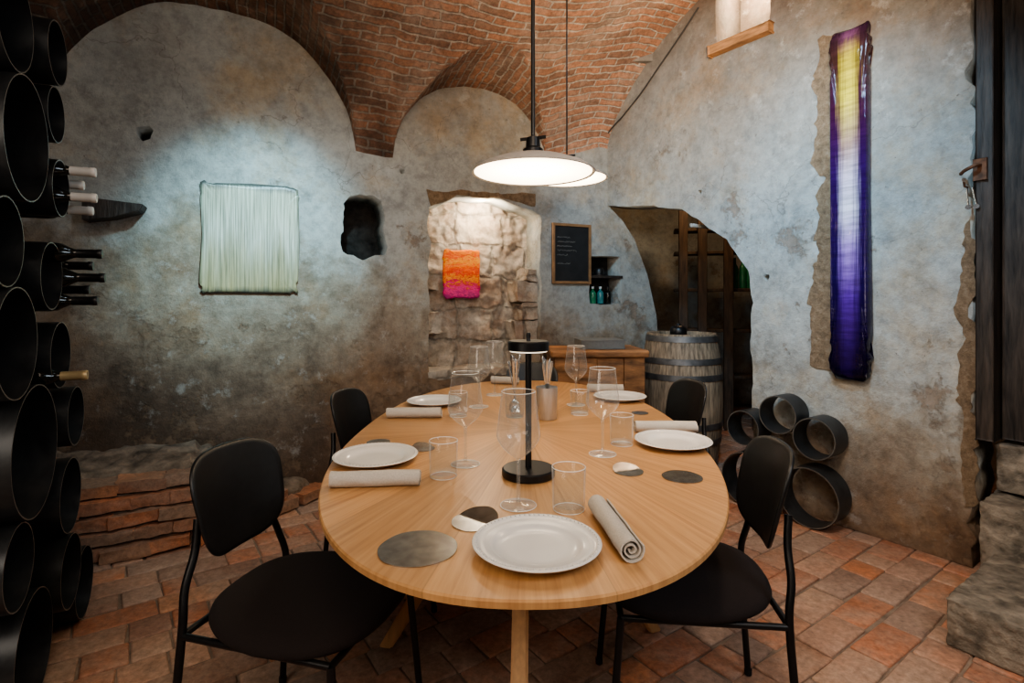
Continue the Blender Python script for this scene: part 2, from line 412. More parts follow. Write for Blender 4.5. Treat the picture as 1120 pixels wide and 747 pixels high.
bm=bmesh.new(); uvl=bm.loops.layers.uv.new('UVMap')
G=[[None]*(nu+1) for _ in range(nw+1)]
for i,w in enumerate(ws):
    for j,u in enumerate(us):
        p=P0+E*u+N*w+Z*ceil_z(u,w)
        p+=Z*(noise.noise(p*2.2)*.035+noise.noise(p*9)*.010)
        G[i][j]=bm.verts.new(p)
for i in range(nw):
    for j in range(nu):
        f=bm.faces.new((G[i][j],G[i+1][j],G[i+1][j+1],G[i][j+1]))
        uc_,wc=(us[j]+us[j+1])/2,(ws[i]+ws[i+1])/2
        lz,k=lun(uc_,wc); isl=lz>barrel(uc_,wc)
        for lp,(a,b) in zip(f.loops,((i,j),(i+1,j),(i+1,j+1),(i,j+1))):
            if isl:
                c0,hw,rise=LUN[k]; s=max(-1,min(1,(us[b]-c0)/hw))
                lp[uvl].uv=(ws[a]+.1,math.asin(s)*(hw+rise)/2)
            else: lp[uvl].uv=(us[b],sb[a])
struct('ceiling',bm,M_vault,angle=180,recalc=False)
# ------------------------------------------------------------------ WALLS
edge=[bu(722,560)[0:1]+(0,)]+[bu(722,400),bu(718,345),bu(708,300),bu(694,262),bu(680,240),bu(668,228)]
top_u=edge[-1][0]
outer=[(6.3,0)]+[(6.3,4.2),(top_u,4.2)]+edge[::-1]
niche=[bu(469,226),bu(500,216),bu(545,217),bu(591,236),bu(592,405),bu(469,407)]
small=[bu(375,220),bu(384,215),bu(405,214),bu(421,221),bu(421,262),bu(423,280),bu(395,283),bu(374,278)]
shelfn=[bu(645,280),bu(678,280),bu(680,333),bu(645,333)]
def dot(f,px,py,r,n=9,off=0):
    u,z=f(px,py); return [(u+r*math.cos(2*PI*i/n)*(1+.25*math.sin(i*2.3)),z+r*math.sin(2*PI*i/n)*(1+.2*math.cos(i*1.7))) for i in range(n)]
holes=[rag(niche,.014,.04),rag(small,.018,.03,seed=3),rag(shelfn,.006,.05,seed=5),dot(bu,158,145,.045),dot(bu,440,187,.02),dot(bu,345,60,.015)]
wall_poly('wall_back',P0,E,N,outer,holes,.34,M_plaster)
v_end=rv(1064,325)[0]
op=[rv(820,480)[0:1]+(0,)]+[rv(822,480),rv(822,330),rv(818,296),rv(805,276),rv(782,254),rv(750,233),rv(715,224),rv(666,225)]
outer=[(-.02,op[-1][1]),(-.02,4.2),(v_end,4.2)]+rag([(v_end,4.19),(v_end,.01)],.03,.05,closed=False)+[(v_end,0)]+[(op[0][0],0)]+rag(op,.016,.05,closed=False)
sz=rv(783,52)[1]; wv0=rv(783,52)[0]; wv1=rv(842,20)[0]
win=[(wv0,sz),(wv1,sz),(wv1,sz+.62),(wv0,sz+.62)]
holes=[rag(win,.008,.06),dot(rv,765,210,.018),dot(rv,838,303,.022),dot(rv,700,190,.01),dot(rv,756,246,.014)]
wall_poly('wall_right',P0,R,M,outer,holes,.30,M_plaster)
st=rag([rv(894,48),rv(925,40),rv(925,405),rv(889,398),rv(887,330),rv(896,250),rv(892,150)],.034,.022,seed=4)
wall_poly('trim_8',P0,R,M,st,[],.010,M_tan,front=.005)
st=rag([rv(1054,250),rv(1066,240),rv(1068,560),rv(1058,560),rv(1048,400)],.028,.028,seed=14)
wall_poly('trim_9',P0,R,M,st,[],.010,M_tan,front=.005)
st=rag([bu(466,208),bu(585,212),bu(585,226),bu(545,216),bu(500,215),bu(470,224)],.012,.03,seed=8)
wall_poly('trim_10',P0,E,N,st,[],.02,M_tan,front=.012)
bm=bmesh.new(); rotR=axes(R,M,Z)
box(bm,P0+R*5.1-M*.15+Z*2.1,(2.9,.3,4.2),rotR); box(bm,P0+R*3.05-M*.15+Z*3.9,(1.4,.3,.9),rotR)
struct('wall_right_front',bm,M_plaster,smooth=False)
bm=bmesh.new(); box(bm,(.3,-1.6,2.1),(8,.2,4.2)); struct('wall_front',bm,M_plaster,smooth=False)
bm=bmesh.new(); box(bm,(-3.1,1.2,2.1),(.2,5.6,4.2)); struct('wall_left',bm,M_plaster_dark,smooth=False)
bm=bmesh.new()
box(bm,(2.2,6.5,1.6),(4.2,.15,3.2)); box(bm,(3.6,5.0,1.6),(.15,3.2,3.2)); box(bm,(2.3,5.4,3.15),(3.2,2.6,.15))
struct('wall_passage',bm,M_plaster,smooth=False)
# niche lining
bm=bmesh.new()
n0,n1=niche[4][0],niche[0][0]; nz0,nz1=niche[4][1],niche[1][1]
gx,gz=90,120; GV=[]
for i in range(gx+1):
    col=[]
    for j in range(gz+1):
        u=n0-.05+(n1-n0+.1)*i/gx; z=nz0-.05+(nz1-nz0+.12)*j/gz
        p=P0+E*u+Z*z; dd=noise.noise(p*5)*.05+noise.noise(p*14)*.025+noise.noise(p*33)*.010
        col.append(bm.verts.new(p+N*(-.25+dd)))
    GV.append(col)
for i in range(gx):
    for j in range(gz): bm.faces.new((GV[i][j],GV[i+1][j],GV[i+1][j+1],GV[i][j+1]))
struct('trim_1',bm,M_field,angle=180)
bm=bmesh.new(); rotE=axes(E,N,Z)
random.seed(21); z=nz0+.02
for k,(wd,hh) in enumerate(((.17,.17),(.21,.20),(.15,.14),(.19,.17),(.12,.10))):
    box(bm,P0+E*(n0+wd/2-.015)-N*(.16+random.uniform(-.015,.015))+Z*(z+hh/2),(wd,.2,hh-.010),rotE@Matrix.Rotation(random.uniform(-.04,.04),3,'Y')); z+=hh
box(bm,P0+E*(n1-.06)-N*.18+Z*(nz0+.38),(.13,.2,.16),rotE); box(bm,P0+E*(n1-.05)-N*.20+Z*(nz0+.68),(.10,.16,.10),rotE)
box(bm,P0+E*((n0+n1)/2)-N*.125+Z*(nz0+.012),(n1-n0+.02,.26,.06),rotE)
bmesh.ops.subdivide_edges(bm,edges=list(bm.edges),cuts=6,use_grid_fill=True)
for v in bm.verts: v.co+=noise.noise_vector(v.co*11)*.018+noise.noise_vector(v.co*34)*.009
struct('trim_11',bm,M_field,angle=60)
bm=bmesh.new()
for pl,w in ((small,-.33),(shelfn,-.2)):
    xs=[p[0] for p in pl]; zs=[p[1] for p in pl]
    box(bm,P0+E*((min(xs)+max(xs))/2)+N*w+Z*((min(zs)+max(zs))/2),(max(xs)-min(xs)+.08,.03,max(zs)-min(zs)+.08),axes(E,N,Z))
struct('recess_shade_panel',bm,M_recess_shade,smooth=False)
# worn brick ledge bottom left
random.seed(5)
bm=bmesh.new()
A0=at_z(40,632,0); A1=at_z(222,596,0); A2=at_z(348,541,0)
def rub(u_,k):
    if u_<.5: p=A0.lerp(A1,u_/.5)
    else: p=A1.lerp(A2,(u_-.5)/.5)
    q=P0+E*(p-P0).dot(E)
    return p.lerp(q,k)
KR=[0,.02,.05,.09,.14,.36,.60]
RH=.072
def toprow(u): return 5 if u<.50 else (4 if u<.57 else (3 if u<.66 else (2 if u<.78 else 1)))
for row in range(6):
    u_=-.12+(row%2)*.07
    while u_<.94:
        ln=.235*random.uniform(.75,1.1); du=ln/1.5
        if row<toprow(u_) and random.random()<(.95 if u_<.5 else .8):
            um=u_+du/2
            p=rub(um,KR[row]+.125+random.uniform(-.025,.03)); d=(rub(um+.02,0)-rub(um-.02,0)).normalized()
            ang=math.atan2(d.y,d.x)+random.uniform(-.06,.06)
            rot=Matrix.Rotation(ang,3,'Z')@Matrix.Rotation(random.uniform(-.04,.04),3,'Y')@Matrix.Rotation(random.uniform(-.04,.04),3,'X')
            box(bm,(p.x,p.y,.036+row*RH),(ln-.016,.15,RH-random.uniform(.012,.018)),rot)
        u_+=du
bmesh.ops.subdivide_edges(bm,edges=list(bm.edges),cuts=4,use_grid_fill=True)
for v in bm.verts: v.co+=noise.noise_vector(v.co*16)*.009+noise.noise_vector(v.co*40)*.006; v.co.z=max(v.co.z,.001)
prev=None; nS=110; nP=32
def krow(z):
    f=max(0,min(5.99,z/RH)); i=int(f); return KR[i]+(KR[i+1]-KR[i])*(f-i)
for i in range(nS+1):
    u=-.15+1.12*i/nS
    hgt=RH*(toprow(u)*.55+toprow(min(1,u+.06))*.45+.1)*(1 if u<.9 else max(.1,(1-u)/.1))
    col=[]
    for j in range(nP+1):
        t=j/nP
        if t<.5: zz=hgt*t/.5; k=krow(zz)+.075
        else:
            s=(t-.5)/.5; k0=krow(hgt)+.075; k=k0+(1-k0)*s; zz=hgt+.05*s
        p=rub(max(-.15,min(1,u)),min(1,k)); p.z=zz
        q=noise.noise_vector(p*8)*.022+noise.noise_vector(p*22)*.014
        p+=q; p.z=max(p.z,-.004)
        if j==nP: p-=N*.06
        if j==0: p.z=-.006
        col.append(bm.verts.new(p))
    if prev:
        for j in range(nP): bm.faces.new((prev[j],col[j],col[j+1],prev[j+1])).material_index=1
    prev=col
struct('trim_3',bm,[M_rubble,M_mortar],smooth=True,angle=45)
# window recess in right wall
bm=bmesh.new()
box(bm,P0+R*((wv0+wv1)/2)-M*.31+Z*(sz+.3),(wv1-wv0+.1,.02,.7),rotR)
struct('window_1',bm,M_plaster,smooth=False)
bm=bmesh.new()
c0=P0+R*((wv0+wv1)/2)+Z*(sz-.03)
box(bm,c0-M*.02,(wv1-wv0+.05,.14,.06),rotR,.008)
struct('trim_4',bm,M_beam,smooth=False)
# steps & door
def rough_block(name,v0,v1,i0,i1,z0,z1,seed):
    bm=bmesh.new(); bmesh.ops.create_cube(bm,size=1); bmesh.ops.subdivide_edges(bm,edges=list(bm.edges),cuts=34,use_grid_fill=True)
    for v in bm.verts:
        x,y,z=v.co; l=Vector((v0+(x+.5)*(v1-v0),i0+(y+.5)*(i1-i0),z0+(z+.5)*(z1-z0)))
        rnd=sum(1 for q in (x,y,z) if abs(q)>.49)
        n_=noise.noise_vector(Vector((l.x,l.y,l.z))*5+Vector((seed,0,0)))*.005+noise.noise_vector(Vector((l.x,l.y,l.z))*19+Vector((seed,0,0)))*.006+noise.noise_vector(Vector((l.x,l.y,l.z))*45+Vector((seed,0,0)))*.004
        if z<-.49: n_.z=0
        cen=Vector(((v0+v1)/2,(i0+i1)/2,(z0+z1)/2))
        if rnd>=2: l+=(cen-l).normalized()*(.004+.010*abs(noise.noise(l*11)))
        l+=n_
        v.co=P0+R*l.x+M*l.y+Z*max(l.z,.001)
    return struct(name,bm,M_stone,angle=50)
rough_block('trim_5',2.50,3.6,.17,.80,0,.17,1)
rough_block('trim_6',2.44,3.6,-.28,.15,0,.365,7)
rough_block('trim_7',2.46,3.6,-.33,-.03,.385,.60,13)
bm=bmesh.new()
v=2.40
for k,wd in enumerate((.07,.15,.19,.2,.2,.2)):
    box(bm,P0+R*(v+wd/2)-M*(.10 if k else .03)+Z*2.32,(wd-.006,.07 if k else .14,3.4),rotR,.006); v+=wd
d1=struct('door_1',bm,M_darkwood,smooth=False)
bm=bmesh.new(); box(bm,P0+R*2.42+M*.045+Z*1.87,(.05,.012,.10),rotR,.002); tube(bm,catmull([P0+R*2.42+M*.05+Z*1.89,P0+R*2.41+M*.085+Z*1.885,P0+R*2.37+M*.075+Z*1.87,P0+R*2.345+M*.03+Z*1.865],5),.008)
link('door_latch',bm,M_rust,d1)
# ------------------------------------------------------------------ TABLE
TC=Vector((.047,2.19,0)); TA,TB=.648,1.25; TROT=math.radians(-1.6)
tb=thing('dining_table','large oval oak dining table with sunburst veneer top, in the middle of the cellar','table',TC,TROT)
bm=bmesh.new()
puck(bm,TA,TB,2.25,[(0,.75),(.5,.75),(.9,.75),(.996,.75),(1,.747),(1,.735),(.975,.722),(.9,.720),(0,.720)],160)
link('tabletop',bm,M_oak,tb,angle=30)
def wleg(top,foot,wd=.055,dp=.05):
    bm=bmesh.new(); top=Vector(top); foot=Vector(foot); d=(foot-top); h=Vector((d.x,d.y,0)).normalized(); s=Vector((-h.y,h.x,0))
    vs=[]
    for p,k in ((top,1.5),(foot,1)):
        for a,b in ((-1,-1),(1,-1),(1,1),(-1,1)):
            vs.append(bm.verts.new(p+s*a*wd/2+h*b*dp*k/2))
    for f in ((0,1,2,3),(4,5,6,7),(0,1,5,4),(1,2,6,5),(2,3,7,6),(3,0,4,7)): bm.faces.new([vs[i] for i in f])
    bmesh.ops.bevel(bm,geom=list(bm.edges),offset=.006,segments=2,affect='EDGES')
    return bm
for s in (1,-1):
    for (tx,ty,fx,fy) in ((-.08,-.30,-.50,-.22),(.08,-.28,.50,-.10),(0,-.40,-.01,-.80)):
        link('leg',wleg((s*tx,s*ty,.715),(s*fx,s*fy,.001),.048),M_oakleg,tb,smooth=False)
bm=bmesh.new(); box(bm,(0,0,.700),(.28,1.0,.035),None,.006); link('under_frame',bm,M_oakleg,tb,smooth=False)
# ------------------------------------------------------------------ CHAIRS
def make_chair(label,loc,rz):
    t=thing('dining_chair',label,'chair',loc,rz,'black dining chairs around the oval table')
    bm=bmesh.new()
    def fs(p):
        q=p.copy(); q.x*=1-.12*(-(p.y)/.24 if p.y<0 else 0); q.z+=.01*(p.y/.24)**2; return q
    puck(bm,.243,.25,2.7,[(0,.478),(.5,.476),(.8,.470),(.93,.462),(.985,.450),(1,.438),(.985,.428),(.93,.424),(0,.424)],72,fs)
    link('seat',bm,M_seatcloth,t,angle=180)
    bm=bmesh.new()
    def fb(p):
        zz=.705+p.y; yy=-.275-p.y*.22+.045*(p.x/.17)**2; return Vector((p.x*(1+.10*p.y/.16),yy+p.z,zz))
    puck(bm,.166,.144,3.3,[(0,.007),(.3,.007),(.6,.007),(.9,.007),(.98,.006),(1,.0025),(1,-.0025),(.98,-.006),(.9,-.007),(.6,-.007),(.3,-.007),(0,-.007)],72,fb)
    link('backrest',bm,M_shell,t,angle=180)
    for s in (-1,1):
        bm=bmesh.new(); tube(bm,catmull([(s*.222,-.275,.006),(s*.212,-.255,.25),(s*.200,-.245,.43),(s*.180,-.258,.52),(s*.145,-.262,.60),(s*.125,-.272,.68)],6),.0105)
        l_=link('leg',bm,M_black,t)
        bm=bmesh.new(); lathe(bm,[(0,0),(.012,0),(.0125,.018),(0,.018)],16,lambda p:p+Vector((s*.222,-.275,0))); link('rubber_foot',bm,M_rubber,l_)
        bm=bmesh.new(); tube(bm,[(s*.225,.225,.006),(s*.205,.19,.415)],.0105)
        l_=link('leg',bm,M_black,t)
        bm=bmesh.new(); lathe(bm,[(0,0),(.012,0),(.0125,.018),(0,.018)],16,lambda p:p+Vector((s*.225,.225,0))); link('rubber_foot',bm,M_rubber,l_)
    bm=bmesh.new()
    tube(bm,[(-.205,.19,.414),(.205,.19,.414)],.009)
    for s in (-1,1): tube(bm,[(s*.205,.19,.414),(s*.202,-.245,.414)],.009)
    tube(bm,[(-.202,-.245,.414),(.202,-.245,.414)],.009)
    link('seat_frame',bm,M_black,t)
    return t
ch=make_chair('black chair at the front left of the table beside the steel pipe rack',(-.555,1.51,0),math.radians(-105))
dup(ch,(.505,1.64,0),math.radians(84),'black chair seen edge-on at the front right of the table')
dup(ch,(-.50,2.46,0),math.radians(-100),'black chair at the far left of the table below the square wall niche')
dup(ch,(.66,2.74,0),math.radians(103),'black chair at the far right of the table in front of the wine barrel')
dup(ch,(.13,3.27,0),math.radians(180),'black chair at the far end of the table in front of the wooden chest')
# ------------------------------------------------------------------ TABLEWARE
TZ=.7505
def T(px,py): p=at_z(px,py,.75); p.z=TZ; return p
PLP=[(0,.006),(.45,.006),(.62,.007),(.68,.012),(.74,.0165),(.80,.0165),(.83,.0185),(.86,.0175),(.93,.0205),(.955,.0235),(.985,.0235),(1,.0215),(.985,.019),(.75,.0125),(.62,.002),(.60,0),(.5,.001),(0,.002)]
def make_plate(label,loc):
    bm=bmesh.new(); lathe(bm,[(k*.135,z) for k,z in PLP],72)
    o=link('plate',bm,M_porc,angle=60,loc=loc); tag(o,label,'plate','white dinner plates on the oval table')
    bm=bmesh.new()
    for i in range(72):
        a=2*PI*i/72; bmesh.ops.create_icosphere(bm,subdivisions=1,radius=.0026,matrix=Matrix.Translation((.128*math.cos(a),.128*math.sin(a),.0232)))
    link('beaded_rim',bm,M_porc,o)
    return o
pl=make_plate('white plate with beaded rim at the near end of the table, the largest in view',T(587,602))
for px,py,l in ((411,504,'white plate in front of the near left chair, behind a rolled napkin'),(475,442,'white plate on the far left of the table, behind the farther left napkin'),
                (736,487,'white plate on the right of the table beside the dark metal discs'),(678,437,'white plate at the far right of the table towards the barrel')):
    dup(pl,T(px,py),0,l)
def make_napkin(label,a,b):
    a=Vector(a); b=Vector(b); d=b-a; L_=d.length
    bm=bmesh.new(); turns=2.6; n=70; th=.003; rin=.005; rout=.0265
    rings=[]; nx=22; sd=random.uniform(0,9)
    for ix in range(nx+1):
        x=-L_/2+L_*ix/nx; pr=[]; pi=[]
        for i in range(n+1):
            f=i/n; t=f*turns*2*PI+PI*.9; r=rin+(rout-rin)*f
            wob=1+.08*noise.noise(Vector((x*16+sd,math.cos(t)*1.5,math.sin(t)*1.5)))+.03*noise.noise(Vector((x*50+sd,math.cos(t)*3,math.sin(t)*3)))
            xx=x+.006*noise.noise(Vector((f*5,x*9,sd)))
            pr.append(Vector((xx,math.cos(t)*r*wob*1.05,math.sin(t)*r*wob*1.0+.0225)))
            pi.append(Vector((xx,math.cos(t)*(r-th)*wob*1.05,math.sin(t)*(r-th)*wob*1.0+.0225)))
        prof=pr+pi[::-1]; rings.append([bm.verts.new(p) for p in prof])
    m=2*(n+1)
    for A,B in zip(rings,rings[1:]):
        for i in range(m): bm.faces.new((A[i],A[(i+1)%m],B[(i+1)%m],B[i]))
    for A in (rings[0],rings[-1]):
        for i in range(n): bm.faces.new((A[i],A[i+1],A[m-2-i],A[m-1-i]))
    zmin=min(v.co.z for v in bm.verts)
    for v in bm.verts: v.co.z-=zmin
    o=link('napkin',bm,M_linen,angle=50,loc=((a.x+b.x)/2,(a.y+b.y)/2,TZ),rotz=math.atan2(d.y,d.x))
    return tag(o,label,'napkin','rolled linen napkins on the oval table')
make_napkin('rolled grey linen napkin right of the near plate, its coiled end towards the viewer',T(653,561),T(691,616))
def hnap(px,py,L_,ang,label):
    c=T(px,py); d=Vector((math.cos(ang),math.sin(ang),0))*L_/2; make_napkin(label,c-d,c+d)
hnap(411,532,.245,.08,'rolled grey napkin at the left table edge before the near left plate')
hnap(453,457,.235,.03,'rolled grey napkin on the far left of the table before the farther left plate')
hnap(728,473,.24,-.03,'rolled grey napkin behind the right hand plate')
hnap(662,429,.20,-.1,'rolled grey napkin behind the plate at the far right')
hnap(552,420,.17,-.25,'rolled pale napkin at the far end of the table behind the cutlery')
def make_glass(label,loc):
    t=thing('wine_glass',label,'wine glass',loc,0,'stemmed wine glasses on the oval table')
    bm=bmesh.new(); lathe(bm,[(.0042,.118),(.012,.124),(.028,.136),(.043,.152),(.053,.168),(.056,.178),(.054,.198),(.049,.235),(.045,.268),(.043,.290)],56); torus(bm,.043,.290,.0009,56,1); link('bowl',bm,[M_glass,M_rim_glint],t,angle=180,recalc=False)
    bm=bmesh.new(); lathe(bm,[(0,.010),(.0058,.010),(.0046,.03),(.0042,.07),(.0046,.10),(.0058,.120),(0,.122)],16); link('stem',bm,M_glass,t,angle=180)
    bm=bmesh.new(); lathe(bm,[(0,0),(.044,0),(.0465,.0015),(.044,.003),(.02,.006),(.006,.011),(0,.012)],56); torus(bm,.0455,.0016,.0008,56,1); link('foot',bm,[M_glass,M_rim_glint],t,angle=60)
    return t
g=make_glass('tall wine glass standing nearest the viewer, behind the near plate',T(567,553))
for px,py,l in ((509,508,'tall wine glass on the left of the table beside a tumbler'),(659,497,'tall wine glass on the right of the table beside a tumbler and plate'),
                (630,443,'wine glass near the far end, right of the steel cutlery cup'),(524,445,'wine glass near the far left plate, left of the cutlery'),(541,432,'wine glass at the far end of the table, just left of the cutlery cups')):
    dup(g,T(px,py),random.uniform(0,3),l)
def make_tumbler(label,loc):
    bm=bmesh.new(); lathe(bm,[(0,0),(.038,0),(.0400,.003),(.0425,.105),(.0412,.1065),(.0400,.105),(.0380,.012),(0,.009)],56); torus(bm,.0415,.1062,.0009,56,1); torus(bm,.0385,.0012,.0009,56,1)
    o=link('tumbler',bm,[M_tumbler,M_rim_glint],angle=50,loc=loc); return tag(o,label,'tumbler','water tumblers on the oval table')
tu=make_tumbler('clear water tumbler nearest the viewer, between the near plate and napkin',T(622,557))
for px,py,l in ((485,521,'clear tumbler beside the near left plate'),(680,486,'clear tumbler just left of the right hand plate'),(634,453,'clear tumbler right of the steel cutlery cup'),(501,455,'clear tumbler beside the farther left plate')):
    dup(tu,T(px,py),0,l)
def disc(px,py,r,label,fold=None):
    bm=bmesh.new(); s=random.uniform(0,6)
    def f(p):
        a=math.atan2(p.y,p.x); k=1+.012*math.sin(3*a+s)+.008*math.sin(7*a+s*2)
        q=Vector((p.x*k,p.y*k,p.z))
        if fold is not None:
            d=q.x*math.cos(fold)+q.y*math.sin(fold)
            if d>.1*r: q.z+=(d-.1*r)*.34
        return q
    pr=[(r*i/12,.002) for i in range(0,13)]
    lathe(bm,pr+[(r,0)]+[(r*i/12,0) for i in range(11,-1,-1)],64,f)
    tag(link('metal_disc',bm,M_slate,angle=12,loc=T(px,py)),label,'coaster','dark metal discs on the oval table')
disc(457,600,.083,'largest dark metal disc, left of the near plate')
disc(519,571,.055,'small folded metal disc just behind the near plate',.9)
disc(414,484,.042,'dark metal disc at the left rim behind the near left plate')
disc(463,491,.040,'dark metal disc right of the near left plate',2.2)
disc(687,516,.046,'small folded metal disc on the right of the table beside the larger one',1.9)
disc(746,522,.058,'larger dark metal disc at the right edge of the table')
disc(700,452,.038,'small dark disc before the far right plate')
# cordless table lamp
lp=thing('table_lamp','black cordless table lamp with round base, in the middle of the table','lamp',T(578,520))
bm=bmesh.new(); lathe(bm,[(0,0),(.076,0),(.079,.004),(.079,.020),(.075,.024),(0,.025)],56); link('base',bm,M_black,lp)
bm=bmesh.new(); lathe(bm,[(0,.025),(.0095,.025),(.0095,.385),(0,.385)],20); link('stem',bm,M_black,lp)
bm=bmesh.new(); lathe(bm,[(0,.400),(.058,.400),(.061,.396),(.061,.372),(.058,.372),(.058,.39),(0,.39)],56); link('lamp_shade',bm,M_black,lp)
bm=bmesh.new(); lathe(bm,[(.009,.366),(.055,.368),(.057,.373),(.057,.384),(.009,.386)],48); link('diffuser',bm,M_glow2,lp)
bm=bmesh.new(); lathe(bm,[(0,.425),(.005,.424),(.007,.415),(.005,.405),(.008,.398),(0,.397)],20); link('finial',bm,M_black,lp)
# cutlery cups; the cutlery stands head down, slim handles up
def cup(px,py,label,mat,s=1):
    bm=bmesh.new(); lathe(bm,[(k*s,z*s) for k,z in ((0,0),(.040,0),(.043,.003),(.046,.135),(.0445,.135),(.0415,.006),(0,.005))],40)
    return tag(link('cutlery_cup',bm,mat,angle=50,loc=T(px,py)),label,'cutlery cup')
c1=cup(598,458,'brushed steel cup holding cutlery behind the table lamp',M_brushed,1.03)
c2=cup(563,456,'clear glass cup holding cutlery, left of the steel cup',M_tumbler,.95)
def cutlery(kind,loc,tilt,az,label,group,tw=0,s=1):
    bm=bmesh.new()
    flat=lambda p:Vector((p.x,p.z,p.y))
    if kind=='fork':
        box(bm,(0,0,.052),(.020,.0022,.026),None,.0008)
        for k in (-1.5,-.5,.5,1.5): box(bm,(k*.0055,0,.023),(.003,.002,.034),None,.0006)
    else:
        puck(bm,.017,.027,2,[(0,-.004),(.6,-.003),(1,0),(.95,.001),(.6,-.002),(0,-.003)],28,lambda p:Vector((p.x,p.z,.033+p.y)))
    # handle: narrow neck widening to a rounded end
    pts=[(0,.0024,.058),(0,.0026,.10),(0,.0034,.16),(0,.0048,.21),(0,.0052,.232),(0,.0038,.242),(0,.0012,.2455)]
    rings=[]
    for _,hw,z in pts:
        rings.append([bm.verts.new((hw*math.cos(a),.0013*math.sin(a),z)) for a in [2*PI*i/10 for i in range(10)]])
    for A,B in zip(rings,rings[1:]):
        for i in range(10): bm.faces.new((A[i],A[(i+1)%10],B[(i+1)%10],B[i]))
    bm.faces.new(rings[0]); bm.faces.new(rings[-1])
    rt=Matrix.Rotation(tw,3,'Z')
    for v in bm.verts: v.co=rt@v.co*s
    o=link(kind,bm,M_chrome,angle=60,loc=loc); o.rotation_euler=(tilt,0,az); return tag(o,label,kind,group)
for ci,(cc,nm) in enumerate(((c1,'steel cup'),(c2,'glass cup'))):
    for k in range(10):
        az=2*PI*k/10+.4*ci; kd='fork' if k%2 else 'spoon'
        loc=cc.location+Vector((math.cos(az-PI/2),math.sin(az-PI/2),0))*-.012
        loc.z+=.008
        cutlery(kd,loc,-random.uniform(.10,.17),az+PI,f'polished {kd} standing handle up in the {nm} on the table',f'{kd}s standing in the {nm}',-az+random.uniform(-.7,.7),random.uniform(.95,1.10))
# ------------------------------------------------------------------ PENDANTS
def make_pendant(label,loc,rodr):
    t=thing('pendant_lamp',label,'pendant lamp',loc,0,'pendant lamps over the table')
    bm=bmesh.new(); lathe(bm,[(.215,0),(.218,.004),(.19,.024),(.14,.044),(.085,.060),(.045,.070),(.035,.074),(.030,.074),(.044,.064),(.085,.054),(.138,.038),(.186,.019),(.213,.001),(.215,0)],72); link('lamp_shade',bm,M_shade,t,angle=60)
    bm=bmesh.new(); lathe(bm,[(0,.020),(.05,.019),(.10,.015),(.16,.009),(.206,.0035),(.19,.010),(.10,.026),(0,.03)],64); link('diffuser',bm,M_glow,t,angle=60)
    bm=bmesh.new(); lathe(bm,[(.0,.068),(.038,.068),(.036,.085),(.026,.092),(.024,.125),(.014,.130),(0,.130)],32); tube(bm,[(-.045,0,.120),(.045,0,.130)],.006,8); link('cap',bm,M_black,t)
    hz=ceil_at(loc[0],loc[1])-loc[2]+.03
    bm=bmesh.new(); tube(bm,[(0,0,.12),(0,0,hz)],rodr,12); link('rod',bm,M_black,t)
    bm=bmesh.new(); lathe(bm,[(0,hz-.005),(.04,hz-.005),(.045,hz-.02),(.045,hz-.06),(0,hz-.06)],32); link('ceiling_canopy',bm,M_black,t)
    return t
p=at(583,190,1.9); make_pendant('nearer flat disc pendant lamp on a thick black rod, glowing over the table',p,.0075)
p=at(620,196,2.9); make_pendant('farther pendant lamp on a thin rod, mostly hidden behind the nearer shade',p,.004)
